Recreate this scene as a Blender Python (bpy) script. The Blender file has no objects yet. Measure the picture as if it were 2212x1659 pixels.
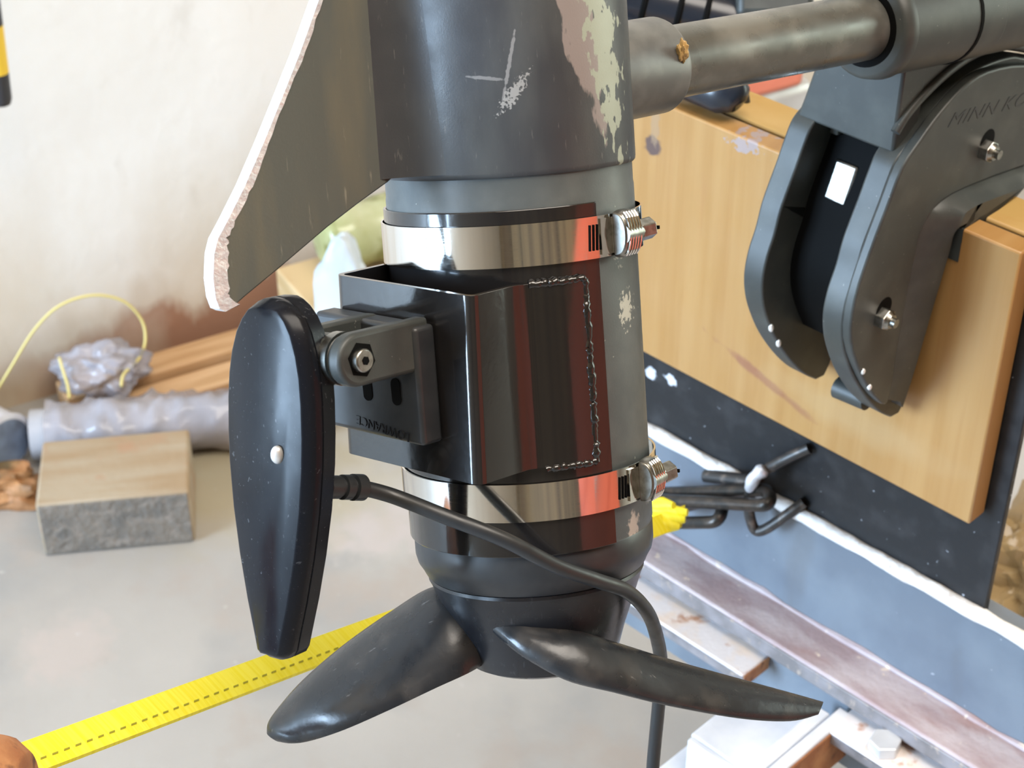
import bpy, bmesh, math, random
from mathutils import Vector, Matrix, noise
V = Vector
random.seed(7)
scene = bpy.context.scene
COL = scene.collection

# ------------------------------------------------------------------ camera, world, lights
F_PX, PITCH, CAM_H = 3800.0, math.radians(35), 1.10
CP, SP = math.cos(PITCH), math.sin(PITCH)
CR, CF, CU, CC = V((1, 0, 0)), V((0, CP, -SP)), V((0, SP, CP)), V((0, 0, CAM_H))
cam_d = bpy.data.cameras.new('camera')
cam_d.sensor_fit = 'HORIZONTAL'
cam_d.sensor_width = 36.0
cam_d.lens = 36.0 * F_PX / 2212.0
cam_d.clip_start = 0.01
cam_d.dof.use_dof = True
cam_d.dof.focus_distance = 0.64
cam_d.dof.aperture_fstop = 26
cam = bpy.data.objects.new('camera', cam_d)
COL.objects.link(cam)
cam.location = CC
cam.rotation_euler = (math.pi / 2 - PITCH, 0, 0)
scene.camera = cam

vs = scene.view_settings
vs.view_transform = 'Standard'
vs.look = 'None'
vs.gamma = 1.0
vs.use_curve_mapping = False
vs.exposure = 0.08

world = bpy.data.worlds.new('sky')
scene.world = world
world.use_nodes = True
wn = world.node_tree
wn.nodes.clear()
sky = wn.nodes.new('ShaderNodeTexSky')
sky.sky_type = 'NISHITA'
sky.sun_disc = False
sky.sun_elevation = math.radians(48)
sky.sun_rotation = math.radians(200)
bg = wn.nodes.new('ShaderNodeBackground')
bg.inputs['Strength'].default_value = 0.22
wo = wn.nodes.new('ShaderNodeOutputWorld')
wn.links.new(sky.outputs[0], bg.inputs['Color'])
wn.links.new(bg.outputs[0], wo.inputs['Surface'])

# the room: wall behind the bench runs along WD, WN points into the room
WD, WN, W0 = V((.868, .496, 0)), V((.496, -.868, 0)), V((-.41, 1.60, 0))
def RM(p, q, z): return W0 + WD * p + WN * q + V((0, 0, z))

def area_light(name, loc, target, sx, sy, power, color):
    l = bpy.data.lights.new(name, 'AREA')
    l.shape = 'RECTANGLE'; l.size = sx; l.size_y = sy; l.energy = power; l.color = color
    o = bpy.data.objects.new(name, l); COL.objects.link(o)
    o.location = loc
    o.rotation_euler = (V(target) - V(loc)).to_track_quat('-Z', 'Y').to_euler()
    return o
# daylight through the open roller door (left, behind), the side door on the right; plus an added unseen overhead light
area_light('door_daylight', RM(-3.75, .80, 1.25), RM(0, 1.0, .9), 1.2, 2.1, 275, (.54, .75, 1.0))
area_light('side_door_daylight', RM(3.75, 1.9, 1.05), RM(0, 1.9, .9), 1.7, 1.95, 42, (.90, 1.0, .84))
area_light('unseen_overhead_light', RM(.2, 1.7, 2.72), RM(.2, 1.5, 0), 1.9, 1.1, 68, (1.0, .92, .82))

# ------------------------------------------------------------------ frames
def ray(x, y): return CR * ((x - 1106) / F_PX) + CF + CU * ((829.5 - y) / F_PX)
def W(x, y, D): return CC + ray(x, y) * D
def PL(x, y, p0, n):
    r = ray(x, y)
    return CC + r * ((p0 - CC).dot(n) / r.dot(n))
def FLOOR(x, y, z=0.0): return PL(x, y, V((0, 0, z)), V((0, 0, 1)))
def camv(a, b, c): return CR * a + CF * b + CU * c
def frame(o, x, y, z):
    m = Matrix((x, y, z)).transposed().to_4x4(); m.translation = o; return m

# motor frame: Z up along the motor axis, X to the right, Y away
MZ = -camv(.07, .19, -.979).normalized()
A0 = W(1107, 500, .642)
MX = (CR - MZ * CR.dot(MZ)).normalized()
MY = MZ.cross(MX)
MF = frame(A0, MX, MY, MZ)
MFI = MF.inverted()
def er(th): return V((math.sin(th), -math.cos(th), 0))
def et(th): return V((math.cos(th), math.sin(th), 0))
rad = math.radians
# mount / trailer frame: u away from the motor, w along the trailer beam, z up
BU, BW = V((.7096, .7046, 0)).normalized(), V((-.7046, .7096, 0)).normalized()
O0 = A0 + MZ * ((500 - 195) * .000172)
OS = O0 - CU * .0026
SDIR = camv(-.753, -.612, -.239).normalized()      # along the shaft towards the motor
def B(u, w, z): return V((O0.x, O0.y, 0)) + BU * u + BW * w + V((0, 0, z))
BF = frame(V((O0.x, O0.y, 0)), BU, BW, V((0, 0, 1)))
BFI = BF.inverted()
def on_w(px, py, w):
    p = BFI @ PL(px, py, B(0, w, 0), BW); return (p.x, p.z)
def on_u(px, py, u):
    p = BFI @ PL(px, py, B(u, 0, 0), BU); return (p.y, p.z)

def nearwall(px, py, off): return PL(px, py, W0 + WN * off, WN)

# ------------------------------------------------------------------ materials
class Mat:
    def __init__(s, name, col, rough=.5, metal=0.0, spec=.5, coat=0.0, coat_rough=.1):
        s.m = bpy.data.materials.new(name); s.m.use_nodes = True
        s.nt = s.m.node_tree; s.b = s.nt.nodes['Principled BSDF']
        s.b.inputs['Roughness'].default_value = rough
        s.b.inputs['Metallic'].default_value = metal
        s.b.inputs['Specular IOR Level'].default_value = spec
        s.b.inputs['Coat Weight'].default_value = coat
        s.b.inputs['Coat Roughness'].default_value = coat_rough
        s.tc = s.nt.nodes.new('ShaderNodeTexCoord').outputs['Object']
        rgb = s.nt.nodes.new('ShaderNodeRGB'); rgb.outputs[0].default_value = (*col, 1)
        s.col = rgb.outputs[0]
        s.seed = random.random() * 20
    def node(s, t, **kw):
        n = s.nt.nodes.new(t)
        for k, v in kw.items(): setattr(n, k, v)
        return n
    def L(s, a, b): s.nt.links.new(a, b)
    def noise(s, scale, stretch=(1, 1, 1), detail=5, rot=(0, 0, 0)):
        mp = s.node('ShaderNodeMapping'); mp.inputs['Scale'].default_value = stretch
        mp.inputs['Rotation'].default_value = rot
        s.seed += 3.7
        mp.inputs['Location'].default_value = (s.seed, s.seed * .7, -s.seed)
        s.L(s.tc, mp.inputs['Vector'])
        n = s.node('ShaderNodeTexNoise'); n.inputs['Scale'].default_value = scale; n.inputs['Detail'].default_value = detail
        s.L(mp.outputs[0], n.inputs['Vector'])
        return n.outputs[0]
    def ramp(s, sock, lo, hi, a=0.0, b=1.0):
        r = s.node('ShaderNodeMapRange'); r.inputs['From Min'].default_value = lo; r.inputs['From Max'].default_value = hi
        r.inputs['To Min'].default_value = a; r.inputs['To Max'].default_value = b
        s.L(sock, r.inputs['Value']); return r.outputs[0]
    def math(s, op, a, b):
        n = s.node('ShaderNodeMath', operation=op)
        for i, x in enumerate((a, b)):
            if isinstance(x, (int, float)): n.inputs[i].default_value = x
            else: s.L(x, n.inputs[i])
        return n.outputs[0]
    def blend(s, fac, col):
        mx = s.node('ShaderNodeMix', data_type='RGBA')
        s.L(fac, mx.inputs['Factor']); s.L(s.col, mx.inputs['A']); mx.inputs['B'].default_value = (*col, 1)
        s.col = mx.outputs['Result']; return s
    def var(s, col, scale, lo=.4, hi=.65, stretch=(1, 1, 1), detail=5, amount=1.0, rot=(0, 0, 0)):
        return s.blend(s.ramp(s.noise(scale, stretch, detail, rot), lo, hi, 0, amount), col)
    def spot(s, c, r, col, rot=(0, 0, 0), amp=.5, nscale=200, soft=.15, amount=1.0, nstretch=(1, 1, 1)):
        mp = s.node('ShaderNodeMapping', vector_type='TEXTURE')
        mp.inputs['Location'].default_value = c; mp.inputs['Rotation'].default_value = rot; mp.inputs['Scale'].default_value = r
        s.L(s.tc, mp.inputs['Vector'])
        ln = s.node('ShaderNodeVectorMath', operation='LENGTH'); s.L(mp.outputs[0], ln.inputs[0])
        nz = s.ramp(s.noise(nscale, nstretch, 4), .3, .7, -amp, amp)
        v = s.math('ADD', ln.outputs['Value'], nz)
        return s.blend(s.ramp(v, 1 - soft, 1 + soft, amount, 0), col)
    def axis_mask(s, axis, lo, hi, col, amp=0.0, nscale=10, amount=1.0, nstretch=(1, 1, 1)):
        sx = s.node('ShaderNodeSeparateXYZ'); s.L(s.tc, sx.inputs[0])
        v = sx.outputs[axis]
        if amp: v = s.math('ADD', v, s.ramp(s.noise(nscale, nstretch, 5), .3, .7, -amp, amp))
        return s.blend(s.ramp(v, lo, hi, amount, 0), col)
    def rust_band(s, z_lo, z_hi, x_lo, x_hi, col, amp, nscale, amount, nstretch):
        sx = s.node('ShaderNodeSeparateXYZ'); s.L(s.tc, sx.inputs[0])
        nz = s.ramp(s.noise(nscale, nstretch, 5), .3, .7, -amp, amp)
        fz = s.ramp(s.math('ADD', sx.outputs[2], nz), z_lo, z_hi, amount, 0)
        fx = s.ramp(s.math('ADD', sx.outputs[0], s.math('MULTIPLY', nz, 2.0)), x_lo, x_hi, 0, 1)
        return s.blend(s.math('MULTIPLY', fz, fx), col)
    def bump(s, scale, strength, dist=.001, stretch=(1, 1, 1), detail=4):
        bp = s.node('ShaderNodeBump'); bp.inputs['Strength'].default_value = strength; bp.inputs['Distance'].default_value = dist
        s.L(s.noise(scale, stretch, detail), bp.inputs['Height'])
        s.L(bp.outputs[0], s.b.inputs['Normal']); return s
    def rvar(s, scale, a, b, stretch=(1, 1, 1)):
        s.L(s.ramp(s.noise(scale, stretch), .3, .7, a, b), s.b.inputs['Roughness']); return s
    def done(s):
        s.L(s.col, s.b.inputs['Base Color']); return s.m

def plastic_film(name, col, rough=.25, alpha=.6):
    m = Mat(name, col, rough); m.b.inputs['Alpha'].default_value = alpha
    m.var(tuple(min(1, c * 1.35) for c in col), 12); m.bump(25, .4, .003); return m.done()

M = {}
M['housing'] = (Mat('charcoal_paint', (.045, .048, .053), .42, spec=.38)
    .var((.075, .08, .08), 60, .45, .75, (1, 1, .25))
    .var((.16, .16, .15), 900, .66, .72, (1, 1, .15), amount=.5)
    .spot((.0245, -.038, .086), (.0062, .06, .044), (.25, .215, .205), amp=.30, nscale=160, nstretch=(1, 1, .4), soft=.05, rot=(0, rad(-11), 0))
    .spot((.0335, -.032, .080), (.0048, .06, .046), (.32, .35, .28), amp=.75, nscale=260, nstretch=(1, 1, .5), soft=.06, rot=(0, rad(-6), 0))
    .spot((.003, -.046, .060), (.0006, .02, .012), (.20, .20, .20), amp=.4, nscale=500, rot=(0, rad(14), 0))
    .spot((-.005, -.046, .0565), (.007, .02, .0006), (.18, .18, .18), amp=.4, nscale=500, rot=(0, rad(8), 0))
    .spot((.004, -.046, .051), (.0016, .02, .006), (.28, .28, .27), amp=.9, nscale=900, rot=(0, rad(40), 0))
    .rvar(80, .30, .48).bump(1500, .10, .0004).done())
M['body'] = (Mat('dark_grey_motor_paint', (.075, .085, .085), .42)
    .var((.10, .11, .108), 70, .45, .7)
    .spot((.0385, -.024, -.028), (.0022, .02, .005), (.42, .42, .36), amp=.8, nscale=500)
    .spot((.037, -.026, -.004), (.0015, .02, .006), (.4, .4, .35), amp=.8, nscale=600)
    .spot((.0365, -.027, -.106), (.0022, .02, .0042), (.45, .38, .33), amp=.45, nscale=300)
    .spot((.0425, -.02, -.098), (.0012, .02, .003), (.5, .5, .42), amp=.5, nscale=400)
    .var((.35, .36, .32), 420, .72, .75, amount=.8)
    .rvar(90, .36, .5).bump(1500, .08, .0004).done())
M['skeg'] = (Mat('worn_grey_green_paint', (.088, .096, .085), .5)
    .var((.145, .135, .095), 45, .5, .75, (1, 1, .16))
    .var((.09, .10, .09), 90, .5, .7, (1, 1, .3))
    .var((.26, .25, .2), 600, .66, .74, (1, 1, .12), amount=.6).bump(900, .15, .0004).done())
M['bare'] = Mat('bare_aluminium', (.72, .74, .78), .42, .55).var((.9, .9, .92), 300).bump(500, .5, .001).done()
M['gloss'] = (Mat('glossy_black_plastic', (.010, .011, .014), .24)
    .var((.05, .05, .055), 500, .62, .72, (1, 1, .2), amount=.6)
    .var((.08, .08, .08), 1600, .70, .74, (.1, 1, 1), amount=.6).rvar(60, .2, .38).done())
M['blade'] = (Mat('worn_black_propeller', (.018, .020, .023), .26)
    .var((.050, .046, .043), 60, .52, .75)
    .var((.2, .2, .2), 700, .68, .74, (.25, 1, .25), amount=.5).rvar(70, .18, .42).bump(350, .08, .001).done())
M['satin'] = Mat('satin_black_plastic', (.020, .022, .025), .36).var((.034, .036, .038), 70).rvar(90, .3, .45).done()
M['blackpaint'] = Mat('gloss_black_enamel', (.012, .011, .011), .16, coat=.6, coat_rough=.07).bump(300, .06, .001).done()
M['xdface'] = (Mat('scuffed_black_plastic', (.008, .009, .012), .26, spec=.18)
    .var((.12, .125, .135), 900, .675, .72, (.12, 1, .5), amount=.45, rot=(.3, .6, .2))
    .var((.10, .10, .11), 1500, .69, .73, amount=.5).rvar(120, .18, .28).done())
M['plastic'] = (Mat('black_moulded_plastic', (.036, .040, .038), .45)
    .var((.055, .06, .055), 60, .45, .7).var((.25, .25, .22), 700, .715, .74, amount=.6).bump(2500, .10, .0003).done())
M['rubber'] = Mat('black_rubber', (.022, .024, .026), .38).rvar(200, .3, .48).done()
M['steel'] = Mat('polished_stainless', (.80, .78, .74), .08, 1.0).rvar(300, .05, .12, (1, 1, 12)).done()
M['steel_dull'] = Mat('zinc_plated_steel', (.36, .355, .33), .30, 1.0).var((.24, .235, .21), 400).done()
M['dark'] = Mat('recess_shade_black', (.003, .003, .003), .7, spec=.08).done()  # near black puts the shade of slots, sockets and grooves into the colour
M['shaft'] = (Mat('brushed_grey_tube', (.15, .15, .135), .30, .6)
    .var((.25, .245, .22), 60, .45, .7, (1, .3, 1)).var((.09, .09, .085), 80, .58, .72, (.4, 1, 1), amount=.7)
    .rvar(70, .22, .42).done())
M['collar'] = Mat('grey_cast_collar', (.12, .12, .115), .38, .3).var((.18, .18, .17), 80).done()
M['rivet'] = Mat('bright_aluminium_rivet', (.85, .85, .83), .35, .6).done()
M['pine'] = (Mat('varnished_pine', (.355, .185, .056), .38, coat=.08)
    .var((.40, .225, .080), 9, .4, .65, (1, 9, .5)).var((.34, .17, .05), 14, .52, .72, (1, 16, .35), amount=.6)
    .var((.36, .18, .06), 40, .63, .73, (1, 8, .35), amount=.6).var((.40, .21, .07), 90, .55, .7, (1, 7, .25), amount=.4)
    .spot((0, .154, .138), (.05, .006, .006), (.10, .06, .05), amp=.2, nscale=200)
    .spot((0, .153, .150), (.05, .003, .012), (.30, .20, .12), amp=.3, nscale=200, amount=.6)
    .spot((0, .062, .024), (.05, .030, .0022), (.24, .09, .05), amp=.6, nscale=60, soft=.5, amount=.75, rot=(rad(16), 0, 0))
    .spot((0, .090, .1615), (.05, .010, .004), (.30, .27, .30), amp=.9, nscale=250, amount=.7)
    .spot((0, .0, .028), (.05, .050, .010), (.42, .27, .125), amp=.3, nscale=60, soft=.5, amount=.5)
    .rvar(30, .28, .45).done())
M['pine2'] = Mat('raw_yellow_pine', (.44, .28, .09), .5).var((.50, .33, .13), 14, .4, .65, (2, 1, 2)).var((.42, .24, .07), 30, .55, .7, (3, .8, 3), amount=.6).done()
M['blackboard'] = (Mat('black_painted_board', (.010, .0105, .012), .45, spec=.35)
    .var((.026, .026, .028), 60, .5, .75).var((.4, .42, .46), 220, .70, .74, amount=.8)
    .spot((0, on_u(1406, 806, .283)[0], on_u(1406, 806, .283)[1] - .444), (.05, 0.0045, 0.0035), (.62, .64, .70), amp=.4, nscale=200)
    .spot((0, on_u(1449, 821, .283)[0], on_u(1449, 821, .283)[1] - .444), (.05, 0.0055, 0.0035), (.62, .64, .70), amp=.4, nscale=200).bump(200, .2, .001).done())
M['greysteel'] = (Mat('blue_grey_painted_steel', (.135, .160, .195), .38)
    .var((.175, .205, .24), 20, .4, .65).var((.11, .10, .092), 16, .58, .75, (1, 1, .3), amount=.6)
    .var((.42, .45, .5), 180, .73, .76).bump(120, .1, .001).done())
M['pinksteel'] = (Mat('weathered_pink_paint', (.36, .27, .275), .55)
    .var((.50, .43, .44), 60, .42, .62, (1, .3, 1)).var((.36, .22, .20), 45, .52, .70, (1, .4, 1), amount=.8)
    .var((.70, .58, .48), 110, .66, .72).bump(220, .5, .001).done())
M['edgesteel'] = Mat('grey_brown_steel_edge', (.17, .155, .155), .45).var((.26, .24, .25), 60).var((.34, .28, .24), 200, .6, .7).done()
M['whiterust'] = (Mat('chalky_white_paint_over_rust', (.74, .71, .72), .5)
    .var((.78, .66, .57), 40, .45, .6).var((.40, .16, .06), 60, .60, .70, amount=.9).bump(160, .4, .001).done())
M['white'] = Mat('white_painted_steel', (.72, .73, .76), .42).var((.60, .62, .67), 40).done()
M['rust'] = Mat('orange_brown_rust', (.33, .13, .05), .75).var((.46, .22, .09), 70).var((.14, .06, .03), 120, .58, .7).bump(300, .6, .001).done()
M['seal'] = (Mat('chipped_white_edge', (.84, .83, .82), .5).var((.72, .55, .42), 30, .5, .65, (1, .4, 1), amount=.8).var((.5, .42, .36), 150, .62, .7, amount=.6).bump(200, .7, .002).done())
M['chain'] = Mat('black_chain_steel', (.030, .029, .027), .32, .55).var((.07, .055, .045), 150).done()
M['rod'] = Mat('dark_worn_rod', (.05, .047, .045), .4, .5).var((.16, .13, .11), 160, .5, .7).done()
M['weldpaint'] = Mat('silver_weld_paint', (.75, .77, .82), .3, .4).done()
M['strap'] = (Mat('yellow_webbing', (.90, .80, .015), .6).var((.95, .87, .06), 700, .4, .6, (1, .02, .02)).bump(1400, .5, .0006, (1, .05, .05)).done())
M['stitch'] = Mat('olive_stitching', (.30, .27, .01), .8).done()
M['floor'] = (Mat('worn_concrete', (.37, .35, .325), .7)
    .var((.44, .42, .39), 3.0, .4, .65).var((.29, .29, .285), 7, .5, .7, amount=.7).var((.37, .32, .28), 14, .55, .72, amount=.7)
    .spot((-.398, 1.158, 0), (.036, .040, .2), (.43, .385, .355), amp=.35, nscale=60, soft=.35)
    .spot((-.13, 1.32, 0), (.050, .035, .2), (.46, .42, .40), amp=.5, nscale=50, soft=.4)
    .spot((-.27, 1.42, 0), (.13, .10, .2), (.36, .31, .19), amp=.3, nscale=20, soft=.5, amount=.7)
    .var((.48, .46, .44), 60, .70, .75, amount=.6).bump(90, .15, .002).done())
M['wall'] = (Mat('stained_white_plaster', (.86, .86, .84), .8)
    .var((.80, .79, .76), 5, .45, .7).var((.70, .68, .64), 26, .63, .74, (1, 1, .6), amount=.5)
    .axis_mask(2, .07, .28, (.66, .58, .46), .09, 9, .75, (1, 1, .4))
    .axis_mask(2, .03, .10, (.52, .42, .30), .05, 12, .8, (1, 1, .4))
    .rust_band(.050, .072, -.16, .02, (.34, .17, .10), .035, 16, .95, (1, 1, .35)).bump(60, .15, .003).done())
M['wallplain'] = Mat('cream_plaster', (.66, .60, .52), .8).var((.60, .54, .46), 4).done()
M['panel'] = Mat('reflection_darkening_brown', (.22, .15, .09), .6).var((.34, .24, .13), 2.5, .45, .6, (1, .2, .2)).var((.12, .09, .06), 3, .55, .65, (1.4, .2, .2)).done()  # unseen front wall, coloured brown to darken what the front surfaces reflect
M['ceil'] = Mat('varnished_timber_ceiling', (.50, .30, .14), .5).var((.40, .22, .09), 6, .4, .6, (1, 8, 1)).done()
M['block'] = (Mat('weathered_timber', (.33, .235, .14), .8).var((.38, .31, .22), 12, .4, .6, (.4, 3, 3)).var((.38, .22, .13), 30, .56, .7, amount=.7).bump(90, .4, .002).done())
M['endgrain'] = Mat('grey_rough_end_grain', (.20, .175, .145), .9).var((.14, .13, .115), 40).var((.26, .225, .19), 90, .5, .7).bump(150, .8, .003).done()
M['board'] = Mat('planed_light_timber', (.58, .37, .20), .6).var((.48, .29, .14), 16, .45, .6, (.5, 6, 6)).done()
M['pipe'] = Mat('grey_pipe', (.36, .37, .40), .35).var((.45, .46, .5), 8).done()
M['film'] = plastic_film('pale_plastic_wrap', (.36, .345, .375), .22, .62)
M['film2'] = plastic_film('brown_tinted_plastic_wrap', (.34, .25, .13), .15, .7)
M['capblue'] = Mat('blue_grey_plastic_cap', (.25, .33, .47), .25).var((.12, .14, .18), 14, .45, .6).done()
M['caprim'] = Mat('pale_plastic_rim', (.58, .60, .68), .3).done()
M['bark'] = Mat('rusty_brown_bark', (.33, .15, .06), .6).var((.50, .26, .11), 30).var((.10, .06, .02), 22, .5, .62).bump(60, .8, .005).done()
M['cablewhite'] = Mat('dirty_white_cable', (.72, .64, .57), .5).done()
M['wireyellow'] = Mat('yellow_wire', (.70, .60, .22), .5).done()
m = Mat('olive_tinted_plastic', (.42, .44, .20), .15); m.b.inputs['Alpha'].default_value = .8
M['olive'] = m.var((.58, .60, .36), 20).var((.24, .25, .08), 25, .5, .6).done()
M['pouch'] = Mat('pale_blue_white_plastic', (.58, .66, .72), .3).var((.32, .41, .45), 10, .45, .6).done()
M['hzblack'] = Mat('black_tape', (.035, .035, .04), .45).done()
M['hzyellow'] = Mat('hazard_yellow_tape', (.85, .58, .05), .5).done()
M['redbox'] = Mat('salmon_red_plastic', (.82, .27, .18), .5).var((.76, .22, .14), 8).done()
M['galv'] = Mat('galvanised_pipe', (.72, .73, .74), .35, .4).var((.6, .6, .6), 20).done()
M['tiller'] = Mat('blue_black_plastic', (.016, .019, .026), .25).done()
M['cabinet'] = Mat('red_enamel', (.50, .085, .035), .5).done()
M['grass'] = Mat('mown_grass', (.12, .22, .06), .9).var((.20, .30, .10), 2).done()
M['tan'] = Mat('tan_timber_crate', (.60, .44, .24), .6).var((.5, .34, .16), 14, .45, .6, (1, 1, 6)).done()
M['glass'] = Mat('window_glass', (1, 1, 1), .02).done()
g = M['glass'].node_tree.nodes['Principled BSDF']; g.inputs['Transmission Weight'].default_value = 1.0

# ------------------------------------------------------------------ geometry helpers
def merge(*gs):
    vs_, fs_ = [], []
    for v, f in gs:
        o = len(vs_); vs_ += list(v); fs_ += [tuple(i + o for i in q) for q in f]
    return vs_, fs_
def xf(g, m): return [m @ V(p) for p in g[0]], g[1]
def loft(rings, cap=True, closed=True):
    n = len(rings[0]); v = [p for r in rings for p in r]; f = []
    for i in range(len(rings) - 1):
        for k in range(n if closed else n - 1):
            a, b = i * n + k, i * n + (k + 1) % n
            f.append((a, b, b + n, a + n))
    if cap and closed:
        f.append(tuple(range(n - 1, -1, -1))); f.append(tuple((len(rings) - 1) * n + k for k in range(n)))
    return v, f
def lathe(prof, segs=64, a0=0.0, a1=2 * math.pi):
    full = abs(a1 - a0 - 2 * math.pi) < 1e-6
    n = segs if full else segs + 1
    rings = [[er(a0 + (a1 - a0) * k / segs) * r + V((0, 0, z)) for k in range(n)] for r, z in prof]
    return loft(rings, cap=full, closed=full)
def shell_arc(r0, r1, z0, z1, a0, a1, segs=48, zf=None):
    rings = []
    for k in range(segs + 1):
        e = er(a0 + (a1 - a0) * k / segs); dz = zf(a0 + (a1 - a0) * k / segs) if zf else 0
        rings.append([e * r0 + V((0, 0, z0 + dz)), e * r1 + V((0, 0, z0 + dz)), e * r1 + V((0, 0, z1 + dz)), e * r0 + V((0, 0, z1 + dz))])
    return loft(rings)
def cr_path(pts, per=8):
    P = [V(p) for p in pts]; out = []
    for i in range(len(P) - 1):
        p0, p1, p2, p3 = P[max(i - 1, 0)], P[i], P[i + 1], P[min(i + 2, len(P) - 1)]
        for k in range(per):
            t = k / per
            out.append(.5 * ((2 * p1) + (p2 - p0) * t + (2 * p0 - 5 * p1 + 4 * p2 - p3) * t * t + (3 * p1 - p0 - 3 * p2 + p3) * t ** 3))
    out.append(P[-1]); return out
def tube(path, r, segs=16, closed=False):
    P = [V(p) for p in path]; n = len(P)
    T = []
    for i in range(n):
        a, b = (P[i - 1], P[(i + 1) % n]) if closed else (P[max(i - 1, 0)], P[min(i + 1, n - 1)])
        T.append((b - a).normalized())
    up = V((0, 0, 1)) if abs(T[0].z) < .9 else V((1, 0, 0))
    N = (up - T[0] * up.dot(T[0])).normalized(); rings = []
    for i in range(n):
        N = (N - T[i] * N.dot(T[i])).normalized(); Bn = T[i].cross(N)
        rr = r[i] if isinstance(r, (list, tuple)) else r
        rings.append([P[i] + (N * math.cos(a) + Bn * math.sin(a)) * rr for a in [2 * math.pi * k / segs for k in range(segs)]])
    if closed: rings.append(rings[0])
    return loft(rings, cap=not closed)
def prism(outline, conv, h0, h1):
    """outline: 2-D points; conv(a, b, h) -> Vector"""
    n = len(outline)
    v = [conv(a, b, h0) for a, b in outline] + [conv(a, b, h1) for a, b in outline]
    f = [tuple(range(n)), tuple(range(2 * n - 1, n - 1, -1))] + [(k, k + n, (k + 1) % n + n, (k + 1) % n) for k in range(n)]
    return v, f
def box(c, hx, hy, hz, ax=None):
    ax = ax or (V((1, 0, 0)), V((0, 1, 0)), V((0, 0, 1))); c = V(c)
    v = [c + ax[0] * (sx * hx) + ax[1] * (sy * hy) + ax[2] * (sz * hz) for sx in (-1, 1) for sy in (-1, 1) for sz in (-1, 1)]
    return v, [(0, 1, 3, 2), (4, 6, 7, 5), (0, 4, 5, 1), (2, 3, 7, 6), (0, 2, 6, 4), (1, 5, 7, 3)]
def cyl(p0, p1, r, segs=24, r1=None): return tube([p0, p1], [r, r if r1 is None else r1], segs)
def hexa(p0, p1, r): return tube([p0, p1], r, 6)
def lump(c, rx, ry, rz, seed=0, amp=.25, freq=2.0, sub=4):
    bm = bmesh.new(); bmesh.ops.create_icosphere(bm, subdivisions=sub, radius=1)
    v = []
    for p in bm.verts:
        k = 1 + amp * noise.fractal(p.co * freq + V((seed, seed * 2, 0)), 1.0, 2.0, 3)
        v.append(V(c) + V((p.co.x * rx, p.co.y * ry, p.co.z * rz)) * k)
    f = [tuple(x.index for x in q.verts) for q in bm.faces]; bm.free()
    return v, f

def mesh_obj(name, g, mat, mi, parent=None, smooth=35, bevel=0, bseg=2):
    me = bpy.data.meshes.new(name)
    me.from_pydata([mi @ V(p) for p in g[0]], [], g[1])
    bm = bmesh.new(); bm.from_mesh(me); bmesh.ops.recalc_face_normals(bm, faces=bm.faces); bm.to_mesh(me); bm.free()
    me.materials.append(M[mat] if isinstance(mat, str) else mat)
    if smooth:
        me.shade_smooth(); me.set_sharp_from_angle(angle=rad(smooth))
    o = bpy.data.objects.new(name, me); COL.objects.link(o)
    if parent: o.parent = parent
    if bevel:
        b = o.modifiers.new('bevel', 'BEVEL'); b.width = bevel; b.segments = bseg; b.limit_method = 'ANGLE'; b.angle_limit = rad(40)
    return o
def tag(o, label, cat, group=None, kind=None):
    if label: o['label'] = label
    if cat: o['category'] = cat
    if group: o['group'] = group
    if kind: o['kind'] = kind
    return o
class Thing:
    """an Empty carrying a frame; parts are given in world space (or in the frame with local=True)"""
    def __init__(s, name, fr, label, cat, group=None):
        s.e = bpy.data.objects.new(name, None); COL.objects.link(s.e)
        s.e.empty_display_size = .02; s.e.matrix_world = fr; s.fi = fr.inverted()
        tag(s.e, label, cat, group)
    def part(s, name, g, mat, parent=None, local=False, label=None, **kw):
        o = mesh_obj(name, g, mat, Matrix.Identity(4) if local else s.fi, parent or s.e, **kw)
        if label: o['label'] = label
        return o
def single(name, g, mat, fr, label, cat, group=None, kind=None, **kw):
    o = mesh_obj(name, g, mat, fr.inverted(), **kw); o.matrix_world = fr
    return tag(o, label, cat, group, kind)
def at(p): return Matrix.Translation(V(p))
def bframe(u, w, z): return frame(B(u, w, z), BU, BW, V((0, 0, 1)))
ZUP = V((0, 0, 1))

# ------------------------------------------------------------------ the room
def struct(name, g, mat, fr=None, **kw):
    fr = fr or Matrix.Identity(4)
    o = mesh_obj(name, g, mat, fr.inverted(), **kw); o.matrix_world = fr; o['kind'] = 'structure'; return o
RF = frame(W0, WD, -WN, ZUP)
rax = (WD, WN, ZUP)
struct('floor', box(RM(0, 2.5, -.05), 4.2, 3.2, .05, rax), 'floor')
struct('wall_back', box(RM(0, -.1, 1.45), 4.2, .1, 1.45, rax), 'wall', RF)
struct('wall_front', box(RM(0, 5.7, 1.45), 4.2, .1, 1.45, rax), 'panel')
def wall_with_hole(p, q0, q1, z0, z1):
    parts = [box(RM(p, q0 / 2, 1.45), .1, q0 / 2, 1.45, rax), box(RM(p, (q1 + 5.6) / 2, 1.45), .1, (5.6 - q1) / 2, 1.45, rax),
             box(RM(p, (q0 + q1) / 2, (z1 + 2.9) / 2), .1, (q1 - q0) / 2, (2.9 - z1) / 2, rax)]
    if z0 > 0: parts.append(box(RM(p, (q0 + q1) / 2, z0 / 2), .1, (q1 - q0) / 2, z0 / 2, rax))
    return merge(*parts)
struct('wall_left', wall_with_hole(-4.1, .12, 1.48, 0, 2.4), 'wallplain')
struct('wall_right', wall_with_hole(4.1, .95, 2.85, 0, 2.15), 'wallplain')
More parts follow.
